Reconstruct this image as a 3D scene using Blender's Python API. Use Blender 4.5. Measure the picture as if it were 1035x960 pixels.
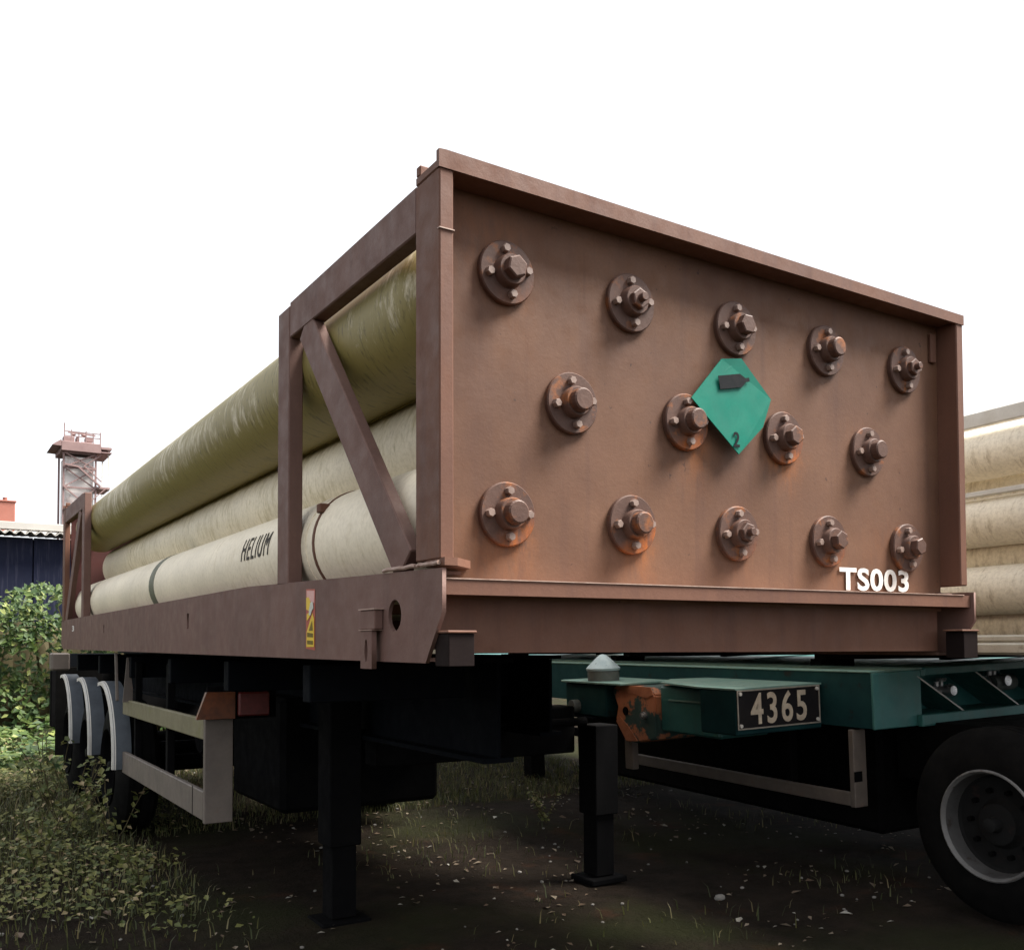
import bpy, bmesh, math, random
from math import pi, sin, cos, radians, sqrt, atan2
from mathutils import Vector, Matrix, noise
random.seed(7)
S = bpy.context.scene
for o in list(bpy.data.objects):
    bpy.data.objects.remove(o)
COL = S.collection

# ------------------------------------------------------------------ camera
CAM = bpy.data.cameras.new("camera")
cam = bpy.data.objects.new("camera", CAM)
COL.objects.link(cam)
yaw, pit, roll, FPX = .5628, .0338, -.0033, 956.88
CAM.sensor_fit = 'HORIZONTAL'
CAM.sensor_width = 36
CAM.lens = FPX / 1035 * 36
CAM.shift_y = 139.8 / 1035
CAM.clip_start = .05
CAM.clip_end = 3000
Fw = Vector((sin(yaw) * cos(pit), cos(yaw) * cos(pit), sin(pit)))
Rt = Vector((cos(yaw), -sin(yaw), 0))
Up = Rt.cross(Fw)
Rr = cos(roll) * Rt + sin(roll) * Up
Uu = -sin(roll) * Rt + cos(roll) * Up
m = Matrix((Rr, Uu, -Fw)).transposed().to_4x4()
m.translation = Vector((-1.2055, -2.2793, 1.4048))
cam.matrix_world = m
S.camera = cam

# ------------------------------------------------------------------ sky, sun, exposure
SUN = Vector((.84, -.44, 1.35)).normalized()          # direction towards the sun
W = bpy.data.worlds.new("World")
S.world = W
W.use_nodes = True
nt = W.node_tree
nt.nodes.clear()
sky = nt.nodes.new('ShaderNodeTexSky')
sky.sky_type = 'NISHITA'
sky.sun_disc = False
sky.sun_elevation = math.asin(SUN.z)
sky.sun_rotation = atan2(SUN.x, SUN.y)
sky.air_density = 1.0
sky.dust_density = 4.0
sky.ozone_density = 1.0
hs = nt.nodes.new('ShaderNodeHueSaturation')          # thin white overcast in front of the blue
hs.inputs['Saturation'].default_value = .22
mx = nt.nodes.new('ShaderNodeMix')
mx.data_type = 'RGBA'
mx.inputs[0].default_value = .80
mx.inputs[7].default_value = (4.3, 4.4, 4.6, 1)
bg = nt.nodes.new('ShaderNodeBackground')
bg.inputs[1].default_value = .10
ow = nt.nodes.new('ShaderNodeOutputWorld')
nt.links.new(sky.outputs[0], hs.inputs['Color'])
nt.links.new(hs.outputs[0], mx.inputs[6])
nt.links.new(mx.outputs[2], bg.inputs[0])
nt.links.new(bg.outputs[0], ow.inputs[0])
SL = bpy.data.lights.new("sun", 'SUN')
SL.energy = 5.0
SL.angle = radians(25)
SL.color = (1, .95, .88)
sun = bpy.data.objects.new("sun", SL)
COL.objects.link(sun)
sun.rotation_euler = SUN.to_track_quat('Z', 'Y').to_euler()
S.view_settings.view_transform = 'Standard'
S.view_settings.look = 'None'
S.view_settings.exposure = 1.58
S.view_settings.gamma = 1

# ------------------------------------------------------------------ materials
def newmat(name):
    M = bpy.data.materials.new(name)
    M.use_nodes = True
    n = M.node_tree
    b = n.nodes['Principled BSDF']
    return M, n, b

def tc(n, kind='Object'):
    return n.nodes.new('ShaderNodeTexCoord').outputs[kind]

def mapping(n, vec, scale=(1, 1, 1), rot=(0, 0, 0), loc=(0, 0, 0)):
    mp = n.nodes.new('ShaderNodeMapping')
    mp.inputs['Scale'].default_value = scale
    mp.inputs['Rotation'].default_value = rot
    mp.inputs['Location'].default_value = loc
    n.links.new(vec, mp.inputs[0])
    return mp.outputs[0]

def nz(n, vec, scale, detail=5, rough=.6, dist=0):
    t = n.nodes.new('ShaderNodeTexNoise')
    t.inputs['Scale'].default_value = scale
    t.inputs['Detail'].default_value = detail
    t.inputs['Roughness'].default_value = rough
    t.inputs['Distortion'].default_value = dist
    n.links.new(vec, t.inputs['Vector'])
    return t.outputs[0]

def ramp(n, fac, a, b, va=0, vb=1):
    r = n.nodes.new('ShaderNodeMapRange')
    r.clamp = True
    r.inputs[1].default_value = a
    r.inputs[2].default_value = b
    r.inputs[3].default_value = va
    r.inputs[4].default_value = vb
    n.links.new(fac, r.inputs[0])
    return r.outputs[0]

def mixc(n, fac, a, b, blend='MIX'):
    x = n.nodes.new('ShaderNodeMix')
    x.data_type = 'RGBA'
    x.blend_type = blend
    for s, v in ((x.inputs[0], fac), (x.inputs[6], a), (x.inputs[7], b)):
        if hasattr(v, 'is_linked'):
            n.links.new(v, s)
        elif isinstance(v, (int, float)):
            s.default_value = v
        else:
            s.default_value = (*v, 1) if len(v) == 3 else v
    return x.outputs[2]

def math_(n, op, a, b=0):
    x = n.nodes.new('ShaderNodeMath')
    x.operation = op
    for s, v in ((x.inputs[0], a), (x.inputs[1], b)):
        if hasattr(v, 'is_linked'):
            n.links.new(v, s)
        else:
            s.default_value = v
    return x.outputs[0]

def bump(n, b, h, strength=.2, dist=.01):
    x = n.nodes.new('ShaderNodeBump')
    x.inputs['Strength'].default_value = strength
    x.inputs['Distance'].default_value = dist
    n.links.new(h, x.inputs['Height'])
    n.links.new(x.outputs[0], b.inputs['Normal'])

def paint(name, c1, c2, scale=3, rough=.6, spot=None, spot_t=(.66, .72), spot_scale=9, bmp=.15, metal=0, attr=None, streak=None):
    M, n, b = newmat(name)
    if c1[0] > 1.6 * c1[2] and c1[0] < .22:
        b.inputs['Specular IOR Level'].default_value = .22      # chalky primer
    if max(c1) < .06:
        b.inputs['Specular IOR Level'].default_value = .06      # dull, dusty dark steel and rubber
    v = tc(n)
    oi = n.nodes.new('ShaderNodeObjectInfo')             # no two copies wear alike
    va = n.nodes.new('ShaderNodeVectorMath')
    va.operation = 'MULTIPLY_ADD'
    n.links.new(oi.outputs['Random'], va.inputs[0])
    va.inputs[1].default_value = (9, 7, 5)
    n.links.new(v, va.inputs[2])
    v = va.outputs[0]
    col = mixc(n, ramp(n, nz(n, v, scale, 6), .35, .68), c1, c2)
    fine = nz(n, v, 90, 3, .7)
    col = mixc(n, ramp(n, fine, .3, .75, 0, .35), col, [x * .62 for x in c1])
    if streak:                                           # rain runs down the sheet
        st = nz(n, mapping(n, v, (14, 14, .9)), 1, 4)
        col = mixc(n, ramp(n, st, .52, .72, 0, streak[3]), col, streak[:3])
    if spot:
        s = nz(n, v, spot_scale, 8, .65)
        col = mixc(n, ramp(n, s, *spot_t), col, spot)
    if attr:
        a = n.nodes.new('ShaderNodeAttribute')
        a.attribute_name = 'rust'
        f = math_(n, 'MULTIPLY', a.outputs['Fac'], ramp(n, nz(n, mapping(n, v, (34, 34, 11)), 1, 7, .75), .36, .60, .05, 1))
        col = mixc(n, f, col, attr)
    n.links.new(col, b.inputs['Base Color'])
    b.inputs['Roughness'].default_value = rough
    b.inputs['Metallic'].default_value = metal
    n.links.new(ramp(n, nz(n, v, 14, 4), .3, .7, rough - .12, min(1, rough + .15)), b.inputs['Roughness'])
    bump(n, b, nz(n, v, 60, 6, .7), bmp, .004)
    return M

BROWN = paint('brown_primer', (.150, .071, .046), (.112, .053, .036), 2.4, .62, (.085, .042, .030), (.68, .78), 7, .2, streak=(.085, .042, .033, .55))
BROWN_PANEL = paint('brown_panel', (.146, .073, .043), (.098, .047, .029), 2.6, .62, (.055, .028, .020), (.675, .70), 24, .2, attr=(.42, .13, .022), streak=(.085, .042, .030, .6))
BROWN_RAIL = paint('brown_rail', (.165, .095, .077), (.128, .073, .060), 3.5, .65, (.09, .05, .042), (.64, .76), 6, .25, streak=(.11, .066, .056, .6))
BROWN_FLANGE = paint('brown_flange', (.100, .054, .040), (.074, .040, .031), 12, .55, (.20, .072, .026), (.55, .66), 13, bmp=.3, attr=(.34, .092, .015))
BOLT = paint('bolt_steel', (.25, .175, .145), (.15, .10, .08), 30, .5)
EDGE = paint('pale_edge', (.38, .27, .22), (.24, .14, .10), 25, .6)  # pale tone for welds and lips; paints light on the sill edge
DARKRED = paint('red_primer', (.075, .025, .022), (.05, .02, .018), 3, .7)
FOOT = paint('dark_brown', (.016, .011, .010), (.012, .008, .008), 5, .7)
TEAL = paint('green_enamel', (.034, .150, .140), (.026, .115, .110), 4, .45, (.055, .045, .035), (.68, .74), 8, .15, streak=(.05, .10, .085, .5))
TEALDARK = paint('green_enamel_shaded', (.012, .048, .050), (.008, .030, .034), 4, .6, (.02, .016, .014), (.6, .7), 8)  # same green enamel, shade between the trailers put into the colour
TEALTOP = paint('green_enamel_lit', (.12, .24, .21), (.18, .27, .23), 6, .6, (.06, .10, .08), (.62, .7), 10)  # same green enamel made lighter, skylight painted into the tops
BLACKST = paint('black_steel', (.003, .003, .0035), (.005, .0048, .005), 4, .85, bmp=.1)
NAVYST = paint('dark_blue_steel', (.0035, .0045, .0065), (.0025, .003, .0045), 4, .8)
RUBBER = paint('tyre_rubber', (.005, .005, .005), (.010, .0095, .009), 8, .9)
RIM = paint('rim_grey', (.018, .018, .018), (.012, .012, .012), 6, .7, (.03, .02, .018), (.6, .72), 12)
RIMEDGE = paint('rim_edge_grey', (.17, .165, .16), (.09, .088, .085), 9, .5, (.05, .035, .028), (.58, .68), 14)
RIMBARREL = paint('rim_barrel_grey', (.075, .073, .072), (.04, .039, .038), 9, .55, (.03, .022, .018), (.58, .68), 14)
GUARD = paint('guard_alloy', (.145, .118, .098), (.10, .082, .07), 6, .6, (.14, .10, .08), (.6, .7), 14)
GUARDMOSS = paint('guard_alloy_mossy', (.20, .18, .115), (.155, .14, .085), 5, .65, (.16, .15, .07), (.58, .68), 12)
FENDER = paint('fender_grey', (.085, .10, .118), (.05, .058, .07), 6, .55)
PALE = paint('pale_paint', (.62, .60, .56), (.50, .47, .42), 8, .6)
RAILSTEEL = paint('pale_rail_steel', (.55, .52, .44), (.40, .36, .29), 5, .4, (.22, .17, .11), (.6, .7), 9, metal=.3)
RUSTCAST = paint('rusty_casting', (.035, .080, .072), (.028, .062, .058), 5, .7, (.46, .17, .08), (.48, .53), 4.5)
RUSTY = paint('orange_rust', (.48, .18, .085), (.30, .10, .045), 12, .85)
CAPBLUE = paint('weathered_cap', (.36, .45, .48), (.26, .34, .37), 14, .6, (.07, .08, .08), (.64, .70), 22)
CAPGREY = paint('cap_grey', (.11, .12, .11), (.08, .09, .085), 14, .7)
CHROME = paint('valve_steel', (.50, .50, .50), (.38, .38, .38), 20, .3, metal=.7)
WHITE = paint('white_lettering', (.74, .73, .70), (.58, .55, .51), 14, .7, (.30, .20, .16), (.66, .70), 40)
BLACKP = paint('black_print', (.012, .014, .016), (.02, .02, .022), 30, .6)
GREENSIGN = paint('green_placard', (.003, .165, .112), (.005, .135, .095), 6, .45, bmp=.05)
PLATEBK = paint('plate_black', (.014, .013, .015), (.020, .018, .018), 8, .5)
DIGIT = paint('plate_digit', (.60, .52, .40), (.42, .34, .26), 30, .6)
PLATERIM = paint('plate_rim', (.34, .31, .26), (.20, .18, .15), 20, .6)
STYELLOW = paint('sticker_yellow', (.72, .50, .03), (.64, .42, .03), 20, .5)
STRED = paint('sticker_red', (.42, .09, .05), (.34, .06, .04), 20, .5)
STPINK = paint('sticker_pink', (.66, .38, .34), (.58, .30, .27), 40, .5)
STGREY = paint('sticker_pale', (.55, .58, .50), (.48, .48, .40), 30, .5)
STOLIVE = paint('sticker_print', (.14, .10, .01), (.18, .13, .02), 40, .5)
NAVYWALL = paint('navy_sheet', (.014, .017, .036), (.020, .023, .042), 1.2, .6, streak=(.06, .06, .09, .6))
ROOFSHEET = paint('roof_sheet', (.50, .48, .44), (.42, .40, .37), 1, .7)
BRICKRED = paint('red_chimney', (.30, .11, .08), (.24, .09, .065), 2, .8)
CONCRETE = paint('pale_cladding', (.80, .78, .76), (.70, .67, .65), .5, .8, (.50, .44, .42), (.58, .66), .9)
TOWERST = paint('tower_steel', (.22, .14, .135), (.30, .20, .19), .8, .8)  # lightened so the colour itself carries distant haze
STONE = paint('stone', (.26, .245, .22), (.14, .13, .115), 14, .8)
BARK = paint('stem', (.07, .06, .03), (.10, .08, .04), 10, .8)

def lens_mat(name, c):
    M, n, b = newmat(name)
    v = tc(n)
    n.links.new(mixc(n, ramp(n, nz(n, v, 25, 4), .35, .7), c, [x * .5 for x in c]), b.inputs['Base Color'])
    b.inputs['Roughness'].default_value = .3
    return M
LORANGE = lens_mat('amber_lens', (.13, .032, .006))
LRED = lens_mat('red_lens', (.12, .016, .014))

def tube_mat(name, cream, grime, amount, seed, ang=.5, lo=.40, hi=.62, collar=0):
    """painted steel tube with brushed-on looking algae streaks"""
    M, n, b = newmat(name)
    v = tc(n)
    base = mixc(n, ramp(n, nz(n, mapping(n, v, (1, .5, 1), loc=(seed, 0, 0)), 3.2, 6), .35, .7), cream, [c * .80 for c in cream])
    st = nz(n, mapping(n, v, (7.5, 26, 7.5), (ang, 0, 0), (seed, seed, 0)), 1, 7, .72, .25)
    cl = nz(n, mapping(n, v, (1.6, .55, 1.6), loc=(0, seed * 3, 0)), 1.6, 5, .6)
    fac = math_(n, 'ADD', math_(n, 'MULTIPLY', st, .74), math_(n, 'MULTIPLY', cl, .50))
    fac = math_(n, 'ADD', fac, amount - .62)
    if collar:                                           # moss collects along the seam with the next tube
        sx = n.nodes.new('ShaderNodeSeparateXYZ')
        n.links.new(v, sx.inputs[0])
        fac = math_(n, 'ADD', fac, ramp(n, sx.outputs[2], .09 * (1 if collar > 0 else -1), .20 * (1 if collar > 0 else -1), 0, abs(collar)))
    m1 = ramp(n, fac, lo - .12, hi - .12)
    col = mixc(n, m1, base, grime)
    sc = nz(n, mapping(n, v, (14, 60, 14), (ang + .35, 0, 0), (0, seed, 2)), 1, 5, .7)
    col = mixc(n, math_(n, 'MULTIPLY', ramp(n, sc, .55, .67), m1), col, [g * .45 for g in grime])
    col = mixc(n, ramp(n, nz(n, v, 55, 4, .7), .42, .75, 0, .35), col, [g * .7 for g in grime])
    n.links.new(col, b.inputs['Base Color'])
    b.inputs['Roughness'].default_value = .55
    bump(n, b, nz(n, v, 70, 5, .7), .12, .004)
    return M
CREAM = (.86, .77, .60)
OLIVE = (.185, .150, .045)
TUBE_TOP = tube_mat('tube_olive', CREAM, (.225, .180, .052), .535, 3.1, .75, collar=-.2)
TUBE_MID = tube_mat('tube_mid', (.88, .79, .61), (.42, .34, .15), .265, 7.7, .6, collar=.25)
TUBE_LOW = tube_mat('tube_low', CREAM, (.58, .49, .32), .25, 12.4)
GREENSIGN.node_tree.nodes['Principled BSDF'].inputs['Specular IOR Level'].default_value = .2
TUBE_N = tube_mat('tube_neighbour', (.88, .80, .65), (.30, .22, .12), .29, 21.0, .2)
TUBE_N2 = tube_mat('tube_neighbour_inner', (.80, .71, .53), (.30, .23, .11), .33, 31.0, .2)

def leaf_mat(name, c1, c2, c3):
    M, n, b = newmat(name)
    g = n.nodes.new('ShaderNodeNewGeometry')
    r = g.outputs['Random Per Island']
    col = mixc(n, ramp(n, r, .25, .7), c1, c2)
    col = mixc(n, ramp(n, r, .86, .93), col, c3)
    n.links.new(col, b.inputs['Base Color'])
    b.inputs['Roughness'].default_value = .6
    tr = n.nodes.new('ShaderNodeBsdfTranslucent')
    n.links.new(col, tr.inputs[0])
    ms = n.nodes.new('ShaderNodeMixShader')
    ms.inputs[0].default_value = .3
    n.links.new(b.outputs[0], ms.inputs[1])
    n.links.new(tr.outputs[0], ms.inputs[2])
    n.links.new(ms.outputs[0], n.nodes['Material Output'].inputs[0])
    return M
HEDGELEAF = leaf_mat('hedge_leaf', (.026, .060, .012), (.080, .125, .024), (.20, .23, .06))
WEEDLEAF = leaf_mat('weed_leaf', (.075, .095, .024), (.215, .215, .065), (.36, .28, .15))
GRASSM = leaf_mat('grass_blade', (.050, .062, .018), (.105, .105, .034), (.22, .18, .085))
DRYLEAF = leaf_mat('dry_leaf', (.15, .10, .065), (.26, .21, .15), (.50, .48, .42))

def ground_mat():
    M, n, b = newmat('dirt_ground')
    v = tc(n)
    big = nz(n, v, .55, 5, .6)
    col = mixc(n, ramp(n, nz(n, v, 5, 8, .7), .35, .68), (.014, .0105, .008), (.030, .022, .016))
    col = mixc(n, ramp(n, big, .48, .60, 0, .75), col, (.024, .027, .011))
    col = mixc(n, ramp(n, nz(n, v, 38, 6, .75), .60, .70, 0, .6), col, (.05, .042, .033))
    col = mixc(n, ramp(n, nz(n, v, 1.9, 5), .60, .70, 0, .55), col, (.060, .026, .014))
    n.links.new(col, b.inputs['Base Color'])
    b.inputs['Roughness'].default_value = .95
    b.inputs['Specular IOR Level'].default_value = .05
    h = math_(n, 'ADD', nz(n, v, 6, 8, .7), math_(n, 'MULTIPLY', nz(n, v, 45, 5, .7), .5))
    bump(n, b, h, .9, .05)
    return M
GROUND = ground_mat()

# ------------------------------------------------------------------ mesh helpers
def BM():
    return bmesh.new()

def _bevel(bm, vs, w):
    if w:
        es = list({e for v in vs for e in v.link_edges})
        bmesh.ops.bevel(bm, geom=es, offset=w, segments=1, affect='EDGES', profile=.5)

def box(bm, a, b, bev=.003):
    a, b = Vector(a), Vector(b)
    r = bmesh.ops.create_cube(bm, size=1, matrix=Matrix.Translation((a + b) / 2) @ Matrix.Diagonal((*[abs(x) for x in (b - a)], 1)))
    if min(abs(x) for x in (b - a)) < 2.5 * bev:
        bev = 0
    _bevel(bm, r['verts'], bev)
    return bm

def bar(bm, p, q, w, h, up=(0, 0, 1), bev=.003):
    """box from p to q, w across, h along up"""
    p, q = Vector(p), Vector(q)
    d = (q - p)
    L = d.length
    d.normalize()
    s = d.cross(Vector(up)).normalized()
    u = s.cross(d)
    M = Matrix((d, s, u)).transposed().to_4x4()
    M.translation = (p + q) / 2
    r = bmesh.ops.create_cube(bm, size=1, matrix=M @ Matrix.Diagonal((L, w, h, 1)))
    if min(w, h) < 2.5 * bev:
        bev = 0
    _bevel(bm, r['verts'], bev)
    return bm

def cyl(bm, p, q, r, seg=16, r2=None, caps=True):
    p, q = Vector(p), Vector(q)
    d = q - p
    M = d.to_track_quat('Z', 'Y').to_matrix().to_4x4()
    M.translation = (p + q) / 2
    bmesh.ops.create_cone(bm, cap_ends=caps, segments=seg, radius1=r, radius2=r if r2 is None else r2, depth=d.length, matrix=M)
    return bm

def lathe(bm, prof, axis='y', seg=32, c=(0, 0, 0), a0=0, a1=2 * pi):
    """prof: list of (along, radius)"""
    c = Vector(c)
    full = abs(a1 - a0 - 2 * pi) < 1e-6
    n = seg if full else seg + 1
    rings = []
    for t, r in prof:
        ring = []
        for k in range(n):
            a = a0 + (a1 - a0) * k / seg
            if axis == 'y':
                v = Vector((r * cos(a), t, r * sin(a)))
            elif axis == 'x':
                v = Vector((t, r * cos(a), r * sin(a)))
            else:
                v = Vector((r * cos(a), r * sin(a), t))
            ring.append(bm.verts.new(c + v))
        rings.append(ring)
    for A, B in zip(rings, rings[1:]):
        for k in range(seg):
            j = (k + 1) % n
            bm.faces.new((A[k], A[j], B[j], B[k]))
    return bm

def prism(bm, pts, off):
    """polygon pts (3D) extruded by vector off"""
    off = Vector(off)
    A = [bm.verts.new(Vector(p)) for p in pts]
    B = [bm.verts.new(Vector(p) + off) for p in pts]
    n = len(A)
    bm.faces.new(A)
    bm.faces.new(B[::-1])
    for k in range(n):
        j = (k + 1) % n
        bm.faces.new((A[j], A[k], B[k], B[j]))
    return bm

def obj(name, bm, mat, parent=None, smooth=False, shift=None):
    me = bpy.data.meshes.new(name)
    bmesh.ops.recalc_face_normals(bm, faces=bm.faces)
    if shift is not None:
        bmesh.ops.translate(bm, verts=bm.verts, vec=shift)
    bm.to_mesh(me)
    bm.free()
    return omesh(name, me, mat, parent, smooth)

def omesh(name, me, mat, parent=None, smooth=False):
    me.materials.clear()
    me.materials.append(mat)
    if smooth:
        for p in me.polygons:
            p.use_smooth = True
        try:
            me.set_sharp_from_angle(angle=radians(38))
        except Exception:
            pass
    o = bpy.data.objects.new(name, me)
    COL.objects.link(o)
    if parent:
        o.parent = parent
    return o

def tag(o, label=None, cat=None, group=None, kind=None):
    if label: o['label'] = label
    if cat: o['category'] = cat
    if group: o['group'] = group
    if kind: o['kind'] = kind
    return o

def thing(name, loc, label, cat, group=None, rot=(0, 0, 0)):
    o = bpy.data.objects.new(name, None)
    o.empty_display_size = .2
    o.location = loc
    o.rotation_euler = rot
    COL.objects.link(o)
    return tag(o, label, cat, group)

def dup(o, parent, loc=None):
    c = o.copy()
    COL.objects.link(c)
    c.parent = parent
    if loc is not None:
        c.location = loc
    for ch in list(o.children):
        dup(ch, c)
    return c

def curve_mesh(cu):
    t = bpy.data.objects.new('tmp', cu)
    COL.objects.link(t)
    dg = bpy.context.evaluated_depsgraph_get()
    dg.update()
    me = bpy.data.meshes.new_from_object(t.evaluated_get(dg))
    bpy.data.objects.remove(t)
    return me

def sheet(outer, holes, th):
    """flat plate with real holes; 2D outline -> mesh in XY, thickness th along +Z"""
    cu = bpy.data.curves.new('sheet', 'CURVE')
    cu.dimensions = '2D'
    cu.fill_mode = 'BOTH'
    cu.extrude = th / 2
    for loop in [outer] + holes:
        s = cu.splines.new('POLY')
        s.points.add(len(loop) - 1)
        for p, q in zip(s.points, loop):
            p.co = (q[0], q[1], 0, 1)
        s.use_cyclic_u = True
    return curve_mesh(cu)

def text_mesh(body, w, h, bold=.0, extrude=.0015, space=1):
    """lettering in XY fitted into w x h, its thickness along Z"""
    cu = bpy.data.curves.new('lettering', 'FONT')
    cu.body = body
    cu.offset = bold
    cu.space_character = space
    cu.extrude = extrude
    cu.resolution_u = 4
    me = curve_mesh(cu)
    xs = [v.co.x for v in me.vertices]
    ys = [v.co.y for v in me.vertices]
    x0, x1, y0, y1 = min(xs), max(xs), min(ys), max(ys)
    for v in me.vertices:
        v.co.x = (v.co.x - x0) / (x1 - x0) * w
        v.co.y = (v.co.y - y0) / (y1 - y0) * h
    return me

def remap(me, f):
    for v in me.vertices:
        v.co = f(v.co)
    return me

def oval(cx, cy, rx, ry, n=20):
    return [(cx + rx * cos(2 * pi * k / n), cy + ry * sin(2 * pi * k / n)) for k in range(n)]

# ------------------------------------------------------------------ ground
def gz(x, y):
    a = .035 * noise.noise(Vector((x * .5, y * .5, 0))) + .018 * noise.noise(Vector((x * 1.9, y * 1.9, 3)))
    return a if abs(x) < 60 and abs(y) < 60 else 0

def axis_coords(lo, hi, step, far):
    c = []
    v = lo
    while v <= hi + 1e-6:
        c.append(v)
        v += step
    s = step
    a, b = lo, hi
    pre, post = [], []
    while a > -far:
        s *= 1.6
        a -= s
        b += s
        pre.append(a)
        post.append(b)
    return pre[::-1] + c + post
xs = axis_coords(-6, 9, .16, 700)
ys = axis_coords(-3, 16, .16, 700)
verts = [(x, y, gz(x, y)) for y in ys for x in xs]
nx = len(xs)
faces = [(j * nx + i, j * nx + i + 1, (j + 1) * nx + i + 1, (j + 1) * nx + i) for j in range(len(ys) - 1) for i in range(nx - 1)]
me = bpy.data.meshes.new('ground')
me.from_pydata(verts, [], faces)
tag(omesh('ground', me, GROUND, None, True), kind='structure')

# ================================================================== TUBE MODULE (brown frame TS003)
BASE = 1.38
MW, ML, MH = 2.44, 7.84, 1.375
mod = thing('tube_module', (0, 0, BASE),
            'brown steel rack of long gas tubes with end plate lettered TS003', 'gas tube rack')

# side rails: pierced plate with flanges turned inwards
outer = [(-.015, .236), (-.015, .117), (.085, -.024), (7.72, .004), (ML, .05), (ML, .278), (1.76, .280), (.5, .248)]
holes = [oval(.285, .115, .045, .047),
         [(2.785, .118), (2.825, .118), (2.825, .198), (2.785, .198)],
         [(5.385, .13), (5.42, .13), (5.42, .19), (5.385, .19)]]
for side in (0, 1):
    X = 0 if side == 0 else MW + .03
    me = sheet(outer, holes if side == 0 else [], .012)
    sg = 1 if side == 0 else -1
    remap(me, lambda c: Vector((X + sg * (.006 + c.z), c.x, c.y)))
    r = omesh('side_rail', me, BROWN_RAIL, mod)
    if side == 0:
        r['label'] = 'long brown side rail with round lashing hole and slots'
    bm = BM()
    def strip(pts, d0, d1, th):
        for (y0, z0), (y1, z1) in zip(pts, pts[1:]):
            xa, xb = sorted((X + sg * d0, X + sg * d1))
            prism(bm, [(xa, y0, z0), (xa, y1, z1), (xa, y1, z1 - th), (xa, y0, z0 - th)], (xb - xa, 0, 0))
    strip([(.08, .236), (.5, .246), (1.76, .277), (ML - .02, .275)], .013, .11, .010)
    strip([(.1, -.010), (7.7, .014)], .013, .09, .010)
    obj('rail_flange', bm, BROWN_RAIL, mod)

# weld seam joining post, brace and rail
bm = BM()
for y0, y1, z in ((.0, .13, .256), (.14, .36, .257)):
    n_ = 9
    prev = None
    for k in range(n_):
        y = y0 + (y1 - y0) * k / (n_ - 1)
        p = Vector((-.002, y, z - .005 + .0045 * noise.noise(Vector((y * 40, z, 5)))))
        if prev is not None:
            cyl(bm, prev, p, .0065, 7)
        prev = p
obj('weld_seam', bm, EDGE, mod, True)
bm = BM()
prism(bm, [(.004, -.022, .243), (.045, -.020, .243), (.125, .05, .243), (.135, .088, .243), (.004, .088, .243)], (0, 0, .022))
obj('corner_gusset', bm, BROWN, mod)
bm = BM()
box(bm, (.012, -.03, -.032), (.092, .05, .058), .002)
obj('corner_foot', bm, FOOT, mod)
bm = BM()
box(bm, (.006, -.036, .0585), (.097, .05, .066), .002)
obj('corner_foot_plate', bm, BROWN, mod)
bm = BM()
box(bm, (2.36, -.03, -.032), (2.455, .05, .075), .002)
obj('corner_foot', bm, FOOT, mod)
bm = BM()
box(bm, (2.34, -.036, .0755), (2.457, .05, .083), .002)
obj('corner_foot_plate', bm, BROWN, mod)

# lashing lug on the rail
bm = BM()
box(bm, (-.030, .365, .075), (-.0005, .475, .135), .003)
obj('lashing_block', bm, BROWN_RAIL, mod)
me = sheet([(.0, -.045), (.085, -.045), (.085, .072), (.0, .072)], [oval(.043, .01, .012, .036, 14)], .016)
remap(me, lambda c: Vector((-.024 + c.z, .380 + c.x, c.y)))
omesh('lashing_tab', me, BROWN_RAIL, mod)
bm = BM()
box(bm, (-.036, .372, .0723), (-.0005, .472, .0748), 0)
obj('lashing_lip', bm, EDGE, mod)
bm = BM()
box(bm, (-.034, .36, .1352), (-.0005, .48, .1392), 0)
obj('lashing_lip', bm, EDGE, mod)

# end frames (front, and the mirrored far one)
def end_frame(front):
    Y = (lambda y: y) if front else (lambda y: ML - .03 - y)
    def bx(a, b, name, mat=BROWN, bev=.004):
        bm = BM()
        box(bm, (a[0], min(Y(a[1]), Y(b[1])), a[2]), (b[0], max(Y(a[1]), Y(b[1])), b[2]), bev)
        return obj(name, bm, mat, mod)
    for sx in (0, 1):
        x0, x1 = (0, .045) if sx == 0 else (MW - .045, MW)
        bx((x0, .0, .262), (x1, .147, 1.3475), 'corner_post')
        bx((x0, 1.238, .262), (x1 + (.012 if sx == 0 else 0), 1.367, 1.34), 'frame_post', BROWN_RAIL)
        bx((x0 + .002, .149, 1.214), (x1 + .012, 1.236, 1.353), 'top_rail', BROWN_RAIL)
        bm = BM()
        p = (.5 * (x0 + x1) + .003, Y(1.085), 1.222)
        q = (.5 * (x0 + x1) + .003, Y(.235), .258)
        d = Vector(q) - Vector(p)
        bar(bm, p, q, .042, .130, up=d.cross(Vector((1, 0, 0))), bev=.004)
        obj('diagonal_brace', bm, BROWN_RAIL, mod)
    bx((.0, .0, 1.3480), (MW, .147, 1.375), 'top_flange')
    bm = BM()
    y0, y1 = sorted((Y(-.004), Y(.012)))
    prism(bm, [(-.003, y0, 1.346), (MW + .003, y0, 1.340), (MW + .003, y0, 1.380), (.02, y0, 1.398), (-.003, y0, 1.396)], (0, y1 - y0, 0))
    obj('top_lip', bm, BROWN, mod)
    bx((.003, .125, 1.3755), (.045, .150, 1.408), 'stacking_tab')
end_frame(True)
end_frame(False)
# seam marks and bracing plate on the front posts
bm = BM()
box(bm, (-.0015, -.0042, 1.175), (.046, .01, 1.178), 0)
obj('post_seam', bm, EDGE, mod)
bm = BM()
box(bm, (2.335, .075, 1.19), (2.37, .0895, 1.31), .003)
obj('hinge_strip', bm, BROWN, mod)

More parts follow.
